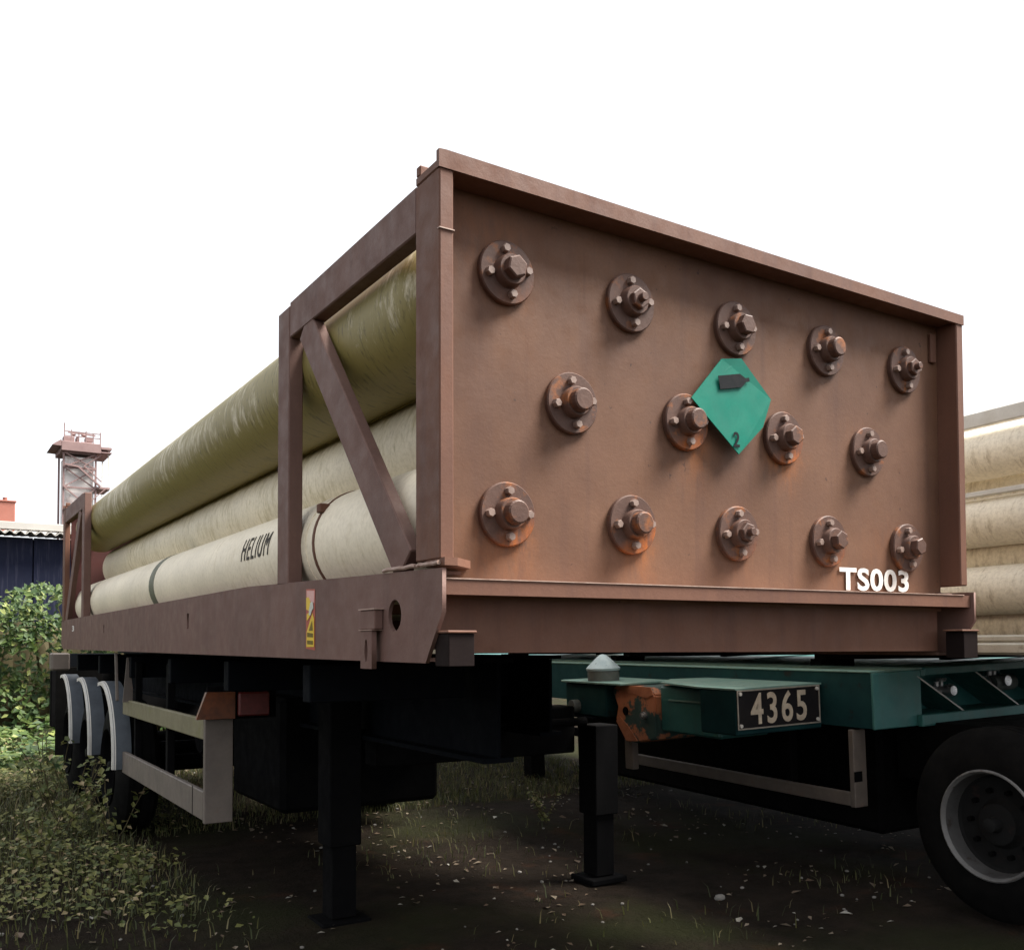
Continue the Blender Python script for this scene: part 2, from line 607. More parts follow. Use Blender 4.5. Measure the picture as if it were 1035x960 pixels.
# flange layout
FX0, FPI = .2666, .473
FZ = (1.1307, .7718, .4107)
SPOTS = [(FX0 + FPI * i, FZ[0]) for i in range(5)] + [(FX0 + FPI * (i + .5), FZ[1]) for i in range(4)] + [(FX0 + FPI * i, FZ[2]) for i in range(5)]
RUST = {4: 0, 6: 1.0, 7: .7, 10: .9, 9: .55, 0: .15, 12: .35, 11: .2}

# the end panel: fine grid so that rust stains can sit where the flanges weep
def panel(y, name, x0=.046, x1=MW - .046, z0=.16, z1=1.347, stains=True):
    nxp, nzp = 200, 100
    vs, att = [], []
    for j in range(nzp + 1):
        for i in range(nxp + 1):
            x = x0 + (x1 - x0) * i / nxp
            z = z0 + (z1 - z0) * j / nzp
            dz = .003 * noise.noise(Vector((x * 1.6, z * 1.6, 9))) + .0012 * noise.noise(Vector((x * 5, z * 5, 2)))
            vs.append((x, y + dz, z))
            a = 0
            if stains:
                for k, s in RUST.items():
                    fx, fz = SPOTS[k]
                    u, w = x - fx - .05, fz - .08 - z
                    wob = .02 * noise.noise(Vector((z * 9, k, 1)))
                    if w > -.06:
                        a += s * .52 * math.exp(-((u + wob) / (.055 + .12 * max(w, 0))) ** 2) * math.exp(-max(w, 0) / .075) * min(1, (w + .06) / .05)
                a += .55 * math.exp(-((x - 1.43) / .05) ** 2 - ((z - .70) / .05) ** 2)
                a += .25 * max(0, noise.noise(Vector((x * 2.2, z * 3, 4)))) ** 2
            att.append(min(1, a))
    n_ = nxp + 1
    fs = [(j * n_ + i, j * n_ + i + 1, (j + 1) * n_ + i + 1, (j + 1) * n_ + i) for j in range(nzp) for i in range(nxp)]
    b0 = len(vs)
    me = bpy.data.meshes.new(name)
    me.from_pydata(vs, [], fs)
    at = me.attributes.new('rust', 'FLOAT', 'POINT')
    at.data.foreach_set('value', att)
    return omesh(name, me, BROWN_PANEL, mod, True)
panel(.090, 'end_panel')
bm = BM()
box(bm, (.046, .0955, .17), (MW - .046, .105, 1.3475), 0)
obj('panel_backing', bm, BROWN, mod)
bm = BM()
box(bm, (.06, ML - .13, .17), (MW - .06, ML - .118, 1.33), 0)
o = obj('end_panel', bm, DARKRED, mod)
o['label'] = 'far dark red end plate behind the tubes'

# sill below the panel
bm = BM()
prism(bm, [(.014, .0, .165), (2.455, .0, .175), (2.455, .0, .222), (.014, .0, .207)], (0, .0865, 0))
obj('sill_flange', bm, BROWN, mod)
bm = BM()
prism(bm, [(.014, -.0035, .2075), (2.41, -.0035, .2222), (2.41, -.0035, .2252), (.014, -.0035, .2105)], (0, .09, 0))
obj('sill_edge', bm, EDGE, mod)  # pale strip painted as the thin lit upper edge of the sill
bm = BM()
prism(bm, [(.07, .100, .004), (2.38, .100, -.004), (2.38, .100, .178), (.014, .100, .165), (.014, .100, .068), (.07, .100, .068)], (0, .012, 0))
obj('sill_web', bm, BROWN, mod)
for y in (2.0, 4.0, 6.0, 7.7):
    bm = BM()
    box(bm, (.06, y, .03), (MW - .04, y + .1, .15), .004)
    obj('floor_beam', bm, DARKRED, mod)
# tube cradles
for y in (1.30, 3.85, 6.35):
    bm = BM()
    box(bm, (.08, y - .03, .155), (MW - .07, y + .03, .195), .003)
    obj('cradle', bm, BROWN, mod)

# ---- flanges with nut and bolts
def flange_disc(rust):
    bm = BM()
    prof = [(.004, 0.0001), (.004, .046), (-.002, .046), (-.002, .048)]
    lathe(bm, [(.019, .0955), (.004, .0955), (0, .092), (0, .05), (-.004, .048), (-.026, .0465), (-.030, .043), (-.030, .0002)], 'y', 36)
    me = bpy.data.meshes.new('tube_flange')
    bmesh.ops.subdivide_edges(bm, edges=[e for e in bm.edges if e.calc_length() > .03 and abs(e.verts[0].co.y - e.verts[1].co.y) < .002], cuts=3)
    bmesh.ops.recalc_face_normals(bm, faces=bm.faces)
    bm.to_mesh(me)
    bm.free()
    at = me.attributes.new('rust', 'FLOAT', 'POINT')
    vals = []
    for v in me.vertices:
        d = (v.co.x - .02) * .5 - (v.co.z + .015) * .85
        vals.append(max(0, min(1, rust * max(0, d) / .045)))
    at.data.foreach_set('value', vals)
    return me
disc_meshes = {}
def hex_bm(r, y0, y1, cham=.15, rot=0):
    bm = BM()
    lathe(bm, [(y0, r), (y1 + (y0 - y1) * cham, r), (y1, r * .86), (y1, .0002)], 'y', 6)
    bmesh.ops.rotate(bm, verts=bm.verts, cent=(0, 0, 0), matrix=Matrix.Rotation(rot, 3, 'Y'))
    return bm
def to_mesh(name, bm):
    bmesh.ops.recalc_face_normals(bm, faces=bm.faces)
    me = bpy.data.meshes.new(name)
    bm.to_mesh(me)
    bm.free()
    return me
bolt_me = to_mesh('bolt', hex_bm(.0135, .001, -.018, .2))
nut_a = to_mesh('centre_plug', hex_bm(.0345, -.0302, -.058, .12))
bm = hex_bm(.0335, -.0302, -.048, .12)
lathe(bm, [(-.048, .014), (-.066, .014), (-.068, .012), (-.068, .0002)], 'y', 12)
nut_b = to_mesh('centre_plug', bm)
bm = BM()
lathe(bm, [(-.0302, .036), (-.056, .035), (-.060, .030), (-.060, .0002)], 'y', 20)
nut_c = to_mesh('centre_plug', bm)
styles = [nut_a, nut_b, nut_a, nut_c, nut_b, nut_c, nut_c, nut_a, nut_c, nut_c, nut_c, nut_b, nut_a, nut_a]
TILT = [.10, .05, .0, -.03, .06, .08, .02, .05, .0, -.06, -.02, .03, .05, .1]
for k, (fx, fz) in enumerate(SPOTS):
    rv = RUST.get(k, 0)
    if rv not in disc_meshes:
        disc_meshes[rv] = flange_disc(rv)
    f = omesh('tube_flange', disc_meshes[rv], BROWN_FLANGE, mod, True)
    f.location = (fx, .0700, fz)
    f.rotation_euler = (0, 0, 0)
    nn = omesh('centre_plug', styles[k], BROWN_FLANGE, f)
    nn.rotation_euler = (0, TILT[k] * 7, 0)
    if rv > .5:
        f['label'] = 'tube flange with orange rust running from its lower right'
    for q in range(4):
        a = pi / 2 * q + TILT[k] + .08
        bo = omesh('bolt', bolt_me, BOLT, f)
        bo.location = (.0675 * cos(a), 0, .0675 * sin(a))
        bo.rotation_euler = (0, random.uniform(0, 1), 0)

# ---- the tubes
TR = .213
def tube_mesh(r, y0, y1, name='gas_tube', seg=48):
    prof = [(y0, .075), (y0 + .12, .078)]
    n_ = 8
    for k in range(n_ + 1):
        a = k / n_ * pi / 2
        prof.append((y0 + .12 + r * .9 * (1 - cos(a)), max(.08, r * sin(a))))
    steps = 14
    ya, yb = y0 + .12 + r * .9, y1 - .12 - r * .9
    for k in range(1, steps):
        prof.append((ya + (yb - ya) * k / steps, r))
    for k in range(n_, -1, -1):
        a = k / n_ * pi / 2
        prof.append((y1 - .12 - r * .9 * (1 - cos(a)), max(.08, r * sin(a))))
    prof += [(y1 - .12, .078), (y1, .075)]
    bm = BM()
    lathe(bm, prof, 'y', seg)
    return to_mesh(name, bm)
TY0, TY1 = .108, 7.66
t_me = {}
for row, mt in ((0, TUBE_TOP), (1, TUBE_MID), (2, TUBE_LOW)):
    t_me[row] = tube_mesh(TR, TY0, TY1)
tubes = []
for k, (fx, fz) in enumerate(SPOTS):
    row = 0 if k < 5 else (1 if k < 9 else 2)
    t = omesh('gas_tube', t_me[row], (TUBE_TOP, TUBE_MID, TUBE_LOW)[row], mod, True)
    t.location = (fx, 0, fz)
    tubes.append(t)
tubes[0]['label'] = 'top tube streaked with olive algae'
tubes[9]['label'] = 'lowest cream tube lettered HELIUM'
low = tubes[9]
def ring(y0, y1, r0, r1, mat, name, par):
    bm = BM()
    lathe(bm, [(y0, r0 - .004), (y0, r1), (y1, r1), (y1, r0 - .004)], 'y', 48)
    return obj(name, bm, mat, par, True)
ring(1.10, 1.118, TR, TR + .004, BROWN, 'clamp_band', low)
ring(1.19, 1.262, TR, TR + .003, TUBE_LOW, 'seam_band', low)
ring(3.92, 4.06, TR, TR + .0015, paint('band_green', (.10, .11, .07), (.14, .14, .09), 20, .6), 'colour_band', low)
bm = BM()
box(bm, (-.195, 1.09, .115), (-.155, 1.13, .15), .004)
obj('clamp_bolt', bm, BROWN, low)
# HELIUM wrapped on the tube
def wrap_text(body, ya, yb, th0, hgt, par, mat, bold=0):
    me = text_mesh(body, abs(yb - ya), hgt, bold, .0006, 1.2)
    sgn = 1 if yb > ya else -1
    bmx = bmesh.new()
    bmx.from_mesh(me)
    bmesh.ops.subdivide_edges(bmx, edges=[e for e in bmx.edges if e.calc_length() > .03], cuts=2)
    bmesh.ops.triangulate(bmx, faces=bmx.faces)
    bmx.to_mesh(me)
    bmx.free()
    def f(c):
        a = th0 + c.y / TR
        r = TR + .0022 + c.z
        return Vector((-r * cos(a), ya + sgn * c.x, r * sin(a)))
    remap(me, f)
    return omesh('lettering', me, mat, par)
LETTER = paint('faded_letter', (.055, .05, .045), (.11, .10, .085), 40, .7)
wrap_text('HELIUM', 2.04, 1.65, .0, .105, low, LETTER, .0)

# ---- placard, lettering, sticker
bm = BM()
prism(bm, [(.972, .046, .848), (1.118, .052, 1.003), (1.208, .047, 1.017), (1.352, .047, .893), (1.312, .049, .790), (1.186, .043, .680)], (0, .004, 0))
plac = obj('hazard_placard', bm, GREENSIGN, mod)
plac['label'] = 'bent green diamond placard with gas cylinder sign and figure 2'
bm = BM()
def on_pl(x, z):
    return (x, .0425, z)
# cylinder pictogram, slightly tilted
c0, ang_ = Vector((1.106, 0, .918)), radians(12)
def pl(u, v):
    return on_pl(c0.x + u * cos(ang_) - v * sin(ang_), c0.z + u * sin(ang_) + v * cos(ang_))
u = [(-.010, -.023), (.095, -.023), (.112, -.012), (.118, -.007), (.138, -.007), (.138, .007), (.118, .007), (.112, .012), (.095, .023), (-.010, .023)]
def flat(bm, pts, th=.0012):
    prism(bm, pts, (0, th, 0))
flat(bm, [pl(a, b) for a, b in u])
obj('cylinder_sign', bm, BLACKP, plac)
me = text_mesh('2', .030, .052, .02, .0006)
remap(me, lambda c: Vector((1.158 + c.x, .0405 - c.z, .703 + c.y)))
omesh('lettering', me, BLACKP, plac)

me = text_mesh('TS003', .42, .088, .026, .0008, 1.06)
remap(me, lambda c: Vector((1.752 + c.x, .0845 - c.z, (.230 + c.y + .006 * c.x))))
o = omesh('lettering', me, WHITE, mod)
o['label'] = 'white stencilled characters TS003'
me = text_mesh('3', .12, .05, .02, .0008)
remap(me, lambda c: Vector((-.0012 - c.z, 7.10 - c.x, .165 + c.y)))
omesh('lettering', me, WHITE, mod)

bm = BM()
def stk(bm, pts, x, th=.0008):
    prism(bm, [(x, y, z) for y, z in pts], (-th, 0, 0))
# in (y, z): y larger = further left in the photograph
stk(bm, [(1.035, .232), (.945, .228), (.945, .010), (1.035, .016)], -.0006)
st = obj('warning_sticker', bm, STRED, mod)
st['label'] = 'narrow red and yellow warning sticker on the rail'
def stp(name, pts, mat, lay):
    bm = BM()
    stk(bm, pts, -.0014 - .0009 * lay)
    obj(name, bm, mat, st)
stp('print', [(1.028, .226), (.950, .222), (.950, .178), (1.012, .190), (1.028, .204)], STPINK, 0)
stp('print', [(1.030, .200), (1.008, .202), (.990, .188), (.982, .165), (.995, .150), (1.028, .158)], STYELLOW, 1)
stp('print', [(1.024, .140), (1.002, .146), (.985, .138), (1.000, .126), (1.022, .116)], STYELLOW, 1)
stp('print', [(1.000, .150), (.985, .182), (.962, .184), (.955, .160), (.972, .150), (.982, .136), (1.000, .136)], STGREY, 2)
stp('print', [(.966, .142), (.950, .120), (.950, .022), (1.026, .022), (1.024, .076), (.985, .122)], STYELLOW, 1)
stp('print', [(1.016, .074), (.958, .070), (.958, .056), (1.016, .058)], STOLIVE, 2)
stp('print', [(1.016, .046), (.958, .044), (.958, .030), (1.016, .032)], STOLIVE, 2)
stp('print', [(.968, .116), (.960, .080), (1.000, .080)], STOLIVE, 2)

# ================================================================== SEMI TRAILER under it
tr = thing('semi_trailer', (0, 0, 0), 'dark three axle trailer carrying the brown rack lettered TS003', 'trailer')
for x, ya in ((.80, 1.0), (1.64, 1.85)):
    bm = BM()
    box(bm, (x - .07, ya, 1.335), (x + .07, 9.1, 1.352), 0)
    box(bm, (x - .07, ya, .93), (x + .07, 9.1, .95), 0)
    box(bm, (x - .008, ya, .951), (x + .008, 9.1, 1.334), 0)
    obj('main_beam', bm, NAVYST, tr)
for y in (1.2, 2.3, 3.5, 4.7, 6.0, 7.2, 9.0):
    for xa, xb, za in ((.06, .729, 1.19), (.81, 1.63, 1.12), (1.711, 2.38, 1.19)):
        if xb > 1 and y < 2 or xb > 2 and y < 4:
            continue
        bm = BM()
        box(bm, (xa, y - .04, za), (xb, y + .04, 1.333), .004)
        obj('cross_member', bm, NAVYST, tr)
# king pin plate and front bolster
bm = BM()
box(bm, (.872, 2.36, .76), (2.17, 2.52, 1.04), .01)
obj('leg_beam', bm, BLACKST, tr)
# legs
def landing_leg(x, y, zt):
    bm = BM()
    box(bm, (x - .085, y - .085, .40), (x + .085, y + .085, zt), .006)
    leg = obj('landing_leg', bm, BLACKST, tr)
    bm = BM()
    box(bm, (x - .066, y - .066, .04), (x + .066, y + .066, .405), .005)
    obj('inner_leg', bm, BLACKST, leg)
    bm = BM()
    box(bm, (x - .13, y - .11, .0), (x + .13, y + .11, .035), .006)
    obj('foot_plate', bm, BLACKST, leg)
landing_leg(.64, 2.30, 1.32)
landing_leg(2.28, 2.28, .93)
bm = BM()
cyl(bm, (.72, 2.3, .95), (2.2, 2.3, .95), .025, 10)
obj('leg_shaft', bm, BLACKST, tr)
bm = BM()
cyl(bm, (.55, 2.12, 1.27), (.55, 1.95, 1.27), .028, 12)
bar(bm, (.55, 1.97, 1.27), (.72, 1.97, 1.235), .02, .03)
obj('air_coupling', bm, NAVYST, tr)
# tanks and boxes slung below
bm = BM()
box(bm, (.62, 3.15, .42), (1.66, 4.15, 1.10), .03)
obj('dark_box', bm, BLACKST, tr)
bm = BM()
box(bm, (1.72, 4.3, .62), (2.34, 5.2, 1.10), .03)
obj('dark_box', bm, BLACKST, tr)
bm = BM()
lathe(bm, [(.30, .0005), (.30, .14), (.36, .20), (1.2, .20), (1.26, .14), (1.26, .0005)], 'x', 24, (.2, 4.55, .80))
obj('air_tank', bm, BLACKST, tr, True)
# side guards
def side_guard(x, out, y0, y1, par):
    s = -out
    bm = BM()
    box(bm, (min(x, x + s * .03), y0, .925), (max(x, x + s * .03), y1, 1.032), .005)
    r = obj('guard_rail', bm, GUARDMOSS, par)
    bm = BM()
    box(bm, (min(x, x + s * .03), y0, .512), (max(x, x + s * .03), y1, .662), .005)
    obj('guard_rail', bm, GUARD, par)
    bm = BM()
    box(bm, (min(x, x + s * .145), y0 - .034, .500), (max(x, x + s * .145), y0 - .001, 1.036), .004)
    obj('guard_post', bm, GUARD, par)
    for yy in (y0 + .95, y1 - .3):
        bm = BM()
        box(bm, (x + s * .031, yy, .55), (x + s * .075, yy + .05, 1.3), .003)
        obj('guard_post', bm, BLACKST, par)
side_guard(.055, -1, 2.695, 4.92, tr)
bm = BM()
box(bm, (.0535, 2.9, .505), (.0548, 2.91, .668), 0)
obj('rail_joint', bm, BLACKST, tr)
# marker lamps on a bracket above the guard post
bm = BM()
box(bm, (.06, 2.645, 1.03), (.42, 2.66, 1.20), .003)
obj('lamp_bracket', bm, BLACKST, tr)
bm = BM()
prism(bm, [(.0, 2.643, 1.035), (.195, 2.643, 1.035), (.195, 2.643, 1.172), (.05, 2.643, 1.172)], (0, -.03, 0))
o = obj('marker_lamp', bm, LORANGE, tr)
o['label'] = 'amber lamp'
bm = BM()
box(bm, (.21, 2.6, 1.045), (.375, 2.643, 1.168), .008)
o = obj('marker_lamp', bm, LRED, tr)
o['label'] = 'red lamp'
bm = BM()
bar(bm, (.055, 2.66, 1.205), (.055, 2.66, 1.37), .02, .02)
obj('lamp_strut', bm, FENDER, tr)
bm = BM()
bar(bm, (.02, 4.93, 1.02), (.02, 5.0, 1.36), .02, .02)
obj('guard_stay', bm, GUARD, tr)
bm = BM()
prism(bm, [(.02, 4.72, 1.02), (.085, 4.72, 1.02), (.085, 4.72, 1.12), (.055, 4.72, 1.33), (.045, 4.72, 1.33)], (0, .012, 0))
obj('guard_flap', bm, GUARD, tr)

# wheels
def wheel(parent, x_out, y, z, out, R=.5, rim=.285, wid=.30, name='wheel', lip=None):
    """outer face at x_out, out = -1 for the left side"""
    e = -out
    bm = BM()
    w = wid
    lathe(bm, [(0, rim + .004), (-.004, rim + .05), (.004, R - .12), (.02, R - .05), (.05, R - .008), (.06, R), (w - .06, R), (w - .05, R - .008), (w - .02, R - .05), (w, R - .13), (w, rim + .004)], 'x', 48)
    if e < 0:
        bmesh.ops.scale(bm, verts=bm.verts, vec=(-1, 1, 1))
    wh = obj(name, bm, RUBBER, parent, True)
    wh.location = (x_out, y, z)
    bm = BM()
    lathe(bm, [(.085, rim - .026), (.098, rim - .040), (.105, .13), (.085, .11), (.06, .105), (.055, .09), (.055, .0003)], 'x', 48)
    if e < 0:
        bmesh.ops.scale(bm, verts=bm.verts, vec=(-1, 1, 1))
    obj('rim', bm, RIM, wh, True)
    bm = BM()
    lathe(bm, [(.055, .040), (.0, .036), (-.004, .030), (-.004, .0003)], 'x', 18)
    if e < 0:
        bmesh.ops.scale(bm, verts=bm.verts, vec=(-1, 1, 1))
    obj('hub_cap', bm, RIM, wh, True)
    bm = BM()
    lathe(bm, [(-.004, rim + .010), (-.012, rim + .006), (-.014, rim + .000), (-.009, rim - .004), (.008, rim - .012)], 'x', 48)
    if e < 0:
        bmesh.ops.scale(bm, verts=bm.verts, vec=(-1, 1, 1))
    obj('rim_edge', bm, lip or RIMEDGE, wh, True)
    bm = BM()
    lathe(bm, [(.0082, rim - .012), (.05, rim - .018), (.0845, rim - .026)], 'x', 48)
    if e < 0:
        bmesh.ops.scale(bm, verts=bm.verts, vec=(-1, 1, 1))
    obj('rim_barrel', bm, lip or RIMBARREL, wh, True)
    x0 = .102 * e
    bm = BM()
    cyl(bm, (0, 0, 0), (-.03 * e, 0, 0), .014, 6)
    nut = obj('wheel_nut', bm, BLACKST, wh)
    for k in range(10):
        a = 2 * pi * k / 10
        o_ = nut if k == 0 else dup(nut, wh)
        o_.location = (x0, .17 * cos(a), .17 * sin(a))
    # tread grooves
    bm = BM()
    for g in (.09, w / 2, w - .09):
        lathe(bm, [(g - .006, R - .012), (g - .006, R + .001), (g + .006, R + .001), (g + .006, R - .012)], 'x', 48)
    if e < 0:
        bmesh.ops.scale(bm, verts=bm.verts, vec=(-1, 1, 1))
    obj('tread_groove', bm, BLACKST, wh)
    return wh
def fender(parent, x0, x1, y, z, r, mat=FENDER, lip=PALE, left=True, a0=-.15, a1=pi + .15):
    bm = BM()
    lathe(bm, [(x0, r - .008), (x0, r), (x1, r), (x1, r - .008), (x0, r - .008)], 'x', 26, (0, y, z), a0, a1)
    f = obj('mudguard', bm, mat, parent, True)
    bm = BM()
    xl = x0 if left else x1
    lathe(bm, [(xl - .014, r - .030), (xl - .014, r - .004), (xl + .012, r - .004 + .006), (xl + .012, r - .030)], 'x', 26, (0, y, z), a0, a1)
    obj('mudguard_edge', bm, lip, f, True)
    return f
AX = (5.45, 6.55, 7.65)
for y in AX:
    wheel(tr, .05, y, .5, -1, R=.5, lip=BLACKST)
    wheel(tr, 2.39, y, .5, 1, R=.5, lip=BLACKST)
    fender(tr, .0, .115, y, .60, .545, a0=1.35, a1=pi + .12)
    fender(tr, 2.325, 2.44, y, .60, .545, left=False, a0=1.35, a1=pi + .12)
    bm = BM()
    cyl(bm, (.36, y, .5), (2.08, y, .5), .065, 14)
    obj('axle', bm, BLACKST, tr, True)
bm = BM()
box(bm, (.02, 8.40, .30), (.46, 8.42, 1.2), .004)
obj('mud_flap', bm, RUBBER, tr)
bm = BM()
box(bm, (1.98, 8.40, .30), (2.42, 8.42, 1.2), .004)
obj('mud_flap', bm, RUBBER, tr)
bm = BM()
box(bm, (.03, 8.9, .55), (2.41, 9.0, 1.16), .01)
obj('rear_bumper', bm, BLACKST, tr)
bm = BM()
box(bm, (-.05, 8.15, 1.17), (.12, 8.35, 1.345), .015)
obj('rear_bracket', bm, GUARD, tr)

# ================================================================== NEIGHBOURING TRAILER (green)
NB_ROT = Matrix.Rotation(radians(-5.8), 4, 'Z') @ Matrix.Rotation(radians(-2.0), 4, 'Y')
nb = thing('container_chassis', (3.4, .5, 0), 'green container chassis trailer with number plate 4365 and front wheel in view', 'trailer', rot=NB_ROT.to_euler())
# side frames
bm = BM()
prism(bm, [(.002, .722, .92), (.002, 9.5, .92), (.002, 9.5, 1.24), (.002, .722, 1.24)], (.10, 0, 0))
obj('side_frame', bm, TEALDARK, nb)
bm = BM()
box(bm, (2.30, .722, .92), (2.40, 9.5, 1.24), .006)
obj('side_frame', bm, TEAL, nb)
bm = BM()
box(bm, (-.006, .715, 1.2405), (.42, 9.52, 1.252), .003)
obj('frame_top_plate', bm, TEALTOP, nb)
# rear bolster: full plate, then an open channel with slanting stiffeners
bm = BM()
box(bm, (-.004, .700, .915), (.385, .7215, 1.2400), .005)
obj('corner_plate', bm, TEAL, nb)
bm = BM()
box(bm, (.421, .700, 1.205), (2.40, 1.05, 1.250), .004)
box(bm, (.3855, .700, 1.205), (.4205, .96, 1.2395), .0)
obj('bolster_top_flange', bm, TEAL, nb)
bm = BM()
box(bm, (.34, .660, .912), (2.40, .699, .980), .004)
obj('bolster_lip', bm, TEAL, nb)
bm = BM()
box(bm, (.3855, .7002, .930), (2.40, 1.05, .975), .004)
obj('bolster_bottom_flange', bm, TEAL, nb)
bm = BM()
box(bm, (.386, .96, .976), (2.40, .975, 1.204), .0)
obj('bolster_web', bm, TEAL, nb)
for x0 in (.25, .76, 1.27, 1.78):
    bm = BM()
    xa, xb = x0 + .10, x0 + .49
    prism(bm, [(xa, .705, 1.2045), (xa + .012, .705, 1.2045), (xb + .012, .705, .9755), (xb, .705, .9755)], (0, .25, 0))
    s_ = obj('stiffener', bm, TEAL, nb)
    bm = BM()
    prism(bm, [(xa - .002, .700, 1.2045), (xa + .014, .700, 1.2045), (xb + .014, .700, .9755), (xb - .002, .700, .9755)], (0, .0048, 0))
    obj('stiffener_edge', bm, PALE, s_)
# valves in the channel
def valve(x, z, s=1):
    bm = BM()
    y = .90
    cyl(bm, (x - .06 * s, y, z), (x + .06 * s, y, z), .028 * s, 14)
    cyl(bm, (x + .06 * s, y - .0, z), (x + .085 * s, y, z), .042 * s, 14)
    cyl(bm, (x - .085 * s, y, z), (x - .06 * s, y, z), .036 * s, 14)
    cyl(bm, (x, y, z), (x, y - .09 * s, z + .005), .030 * s, 14)
    cyl(bm, (x, y, z), (x, y, z + .065 * s), .012 * s, 10)
    lathe(bm, [(0, .0003), (0, .030 * s), (.014 * s, .034 * s), (.022 * s, .03 * s), (.022 * s, .0003)], 'z', 12, (x, y, z + .06 * s))
    cyl(bm, (x - .045 * s, y, z + .03 * s), (x - .045 * s, y, z + .06 * s), .016 * s, 10)
    v = obj('drain_valve', bm, CHROME, nb, True)
    bm = BM()
    bar(bm, (x, .905, z), (x, .958, z), .03, .03)
    obj('valve_stub', bm, BLACKST, v)
valve(.80, 1.085)
valve(1.30, 1.12, 1.1)
bm = BM()
lathe(bm, [(1.22, .0003), (1.22, .05), (1.42, .052), (1.45, .03), (1.45, .0003)], 'x', 16, (0, .87, 1.11))
obj('filter_bowl', bm, CAPGREY, nb, True)

# plate box
PB = (-.665, 0.0)
bm = BM()
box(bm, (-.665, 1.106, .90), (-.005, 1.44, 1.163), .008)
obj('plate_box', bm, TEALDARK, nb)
bm = BM()
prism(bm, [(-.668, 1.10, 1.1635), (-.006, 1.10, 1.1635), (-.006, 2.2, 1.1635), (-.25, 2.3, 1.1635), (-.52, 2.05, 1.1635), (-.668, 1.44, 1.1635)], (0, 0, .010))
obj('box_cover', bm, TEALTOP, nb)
bm = BM()
box(bm, (-.658, 1.098, .938), (-.032, 1.1055, 1.160), .002)
pl_ = obj('number_plate', bm, PLATEBK, nb)
pl_['label'] = 'black number plate with pale raised digits 4365'
bm = BM()
for a, b in (((-.662, .934), (-.028, .942)), ((-.662, 1.156), (-.028, 1.164)), ((-.662, .9425), (-.654, 1.1555)), ((-.036, .9425), (-.028, 1.1555))):
    box(bm, (a[0], 1.094, a[1]), (b[0], 1.0975, b[1]), 0)
obj('plate_edge', bm, PLATERIM, pl_)
me = text_mesh('4365', .43, .186, .016, .0015, 1.2)
remap(me, lambda c: Vector((-.565 + c.x + .0, 1.0955 - c.z, .958 + c.y)))
omesh('lettering', me, DIGIT, pl_)
for x in (-.64, -.05):
    for z in (.957, 1.142):
        bm = BM()
        cyl(bm, (x, 1.0975, z), (x, 1.088, z), .011, 10)
        obj('plate_bolt', bm, PALE, pl_)
# arm behind the box carrying the rusted casting and the twist lock pedestal
bm = BM()
box(bm, (-.52, 1.4405, .84), (-.12, 2.06, 1.150), .015)
obj('outrigger_arm', bm, TEAL, nb)
bm = BM()
box(bm, (-.532, 1.46, 1.055), (-.5205, 1.95, 1.063), 0)
obj('arm_rib', bm, TEALTOP, nb)
bm = BM()
pr = [(2.061, .79), (2.061, 1.085), (2.14, 1.135), (2.52, 1.140), (2.60, 1.105), (2.56, 1.04), (2.50, .99), (2.56, .90), (2.44, .745), (2.30, .745)]
prism(bm, [(-.56, y, z) for y, z in pr], (.42, 0, 0))
bmesh.ops.bevel(bm, geom=list(bm.edges), offset=.012, segments=2, affect='EDGES')
cs = obj('corner_casting', bm, RUSTCAST, nb)
cs['label'] = 'corner casting flaked to orange rust'
bm = BM()
cyl(bm, (-.562, 2.18, .945), (-.585, 2.18, .945), .028, 14)
cyl(bm, (-.585, 2.18, .945), (-.60, 2.18, .945), .017, 10)
obj('casting_bolt', bm, CHROME, cs, True)
bm = BM()
cyl(bm, (-.559, 2.42, .96), (-.568, 2.42, .96), .030, 14)
obj('bore_disc', bm, BLACKST, cs, True)  # raised black disc stands for the shade inside a hole
bm = BM()
prism(bm, [(-.566, 2.30, 1.085), (-.566, 2.56, 1.115), (-.566, 2.50, 1.143), (-.566, 2.10, 1.139), (-.566, 2.075, 1.09), (-.566, 2.15, 1.06)], (.007, 0, 0))
prism(bm, [(-.566, 2.52, .93), (-.566, 2.40, .86), (-.566, 2.28, .76), (-.566, 2.42, .75), (-.566, 2.54, .88)], (.007, 0, 0))
obj('rust_scale', bm, RUSTY, cs)
bm = BM()
box(bm, (-.64, 2.36, 1.1425), (-.18, 3.20, 1.160), .004)
pf = obj('pedestal_plate', bm, TEALTOP, nb)
bm = BM()
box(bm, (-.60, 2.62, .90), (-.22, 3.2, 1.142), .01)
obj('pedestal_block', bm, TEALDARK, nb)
bm = BM()
lathe(bm, [(1.1605, .118), (1.235, .118), (1.236, .100)], 'z', 28, (-.50, 2.80, 0))
tl = obj('twist_lock', bm, CAPGREY, nb, True)
bm = BM()
lathe(bm, [(1.236, .124), (1.252, .128), (1.272, .110), (1.330, .050), (1.352, .022), (1.356, .0003)], 'z', 28, (-.50, 2.80, 0))
obj('twist_lock_cone', bm, CAPBLUE, tl, True)
bm = BM()
cyl(bm, (-.60, 3.02, .965), (-.66, 3.02, .965), .05, 14)
cyl(bm, (-.60, 3.20, .92), (-.64, 3.20, .92), .03, 12)
obj('handle_pivot', bm, CAPGREY, nb, True)
bm = BM()
box(bm, (-.64, 2.75, .885), (-.22, 3.30, .897), 0)
box(bm, (-.64, 2.78, .74), (-.60, 3.28, .80), .004)
obj('pedestal_foot', bm, NAVYST, nb)
bm = BM()
box(bm, (-.53, 2.40, .545), (-.48, 2.50, .760), .004)
obj('hanger_strap', bm, GUARD, nb)
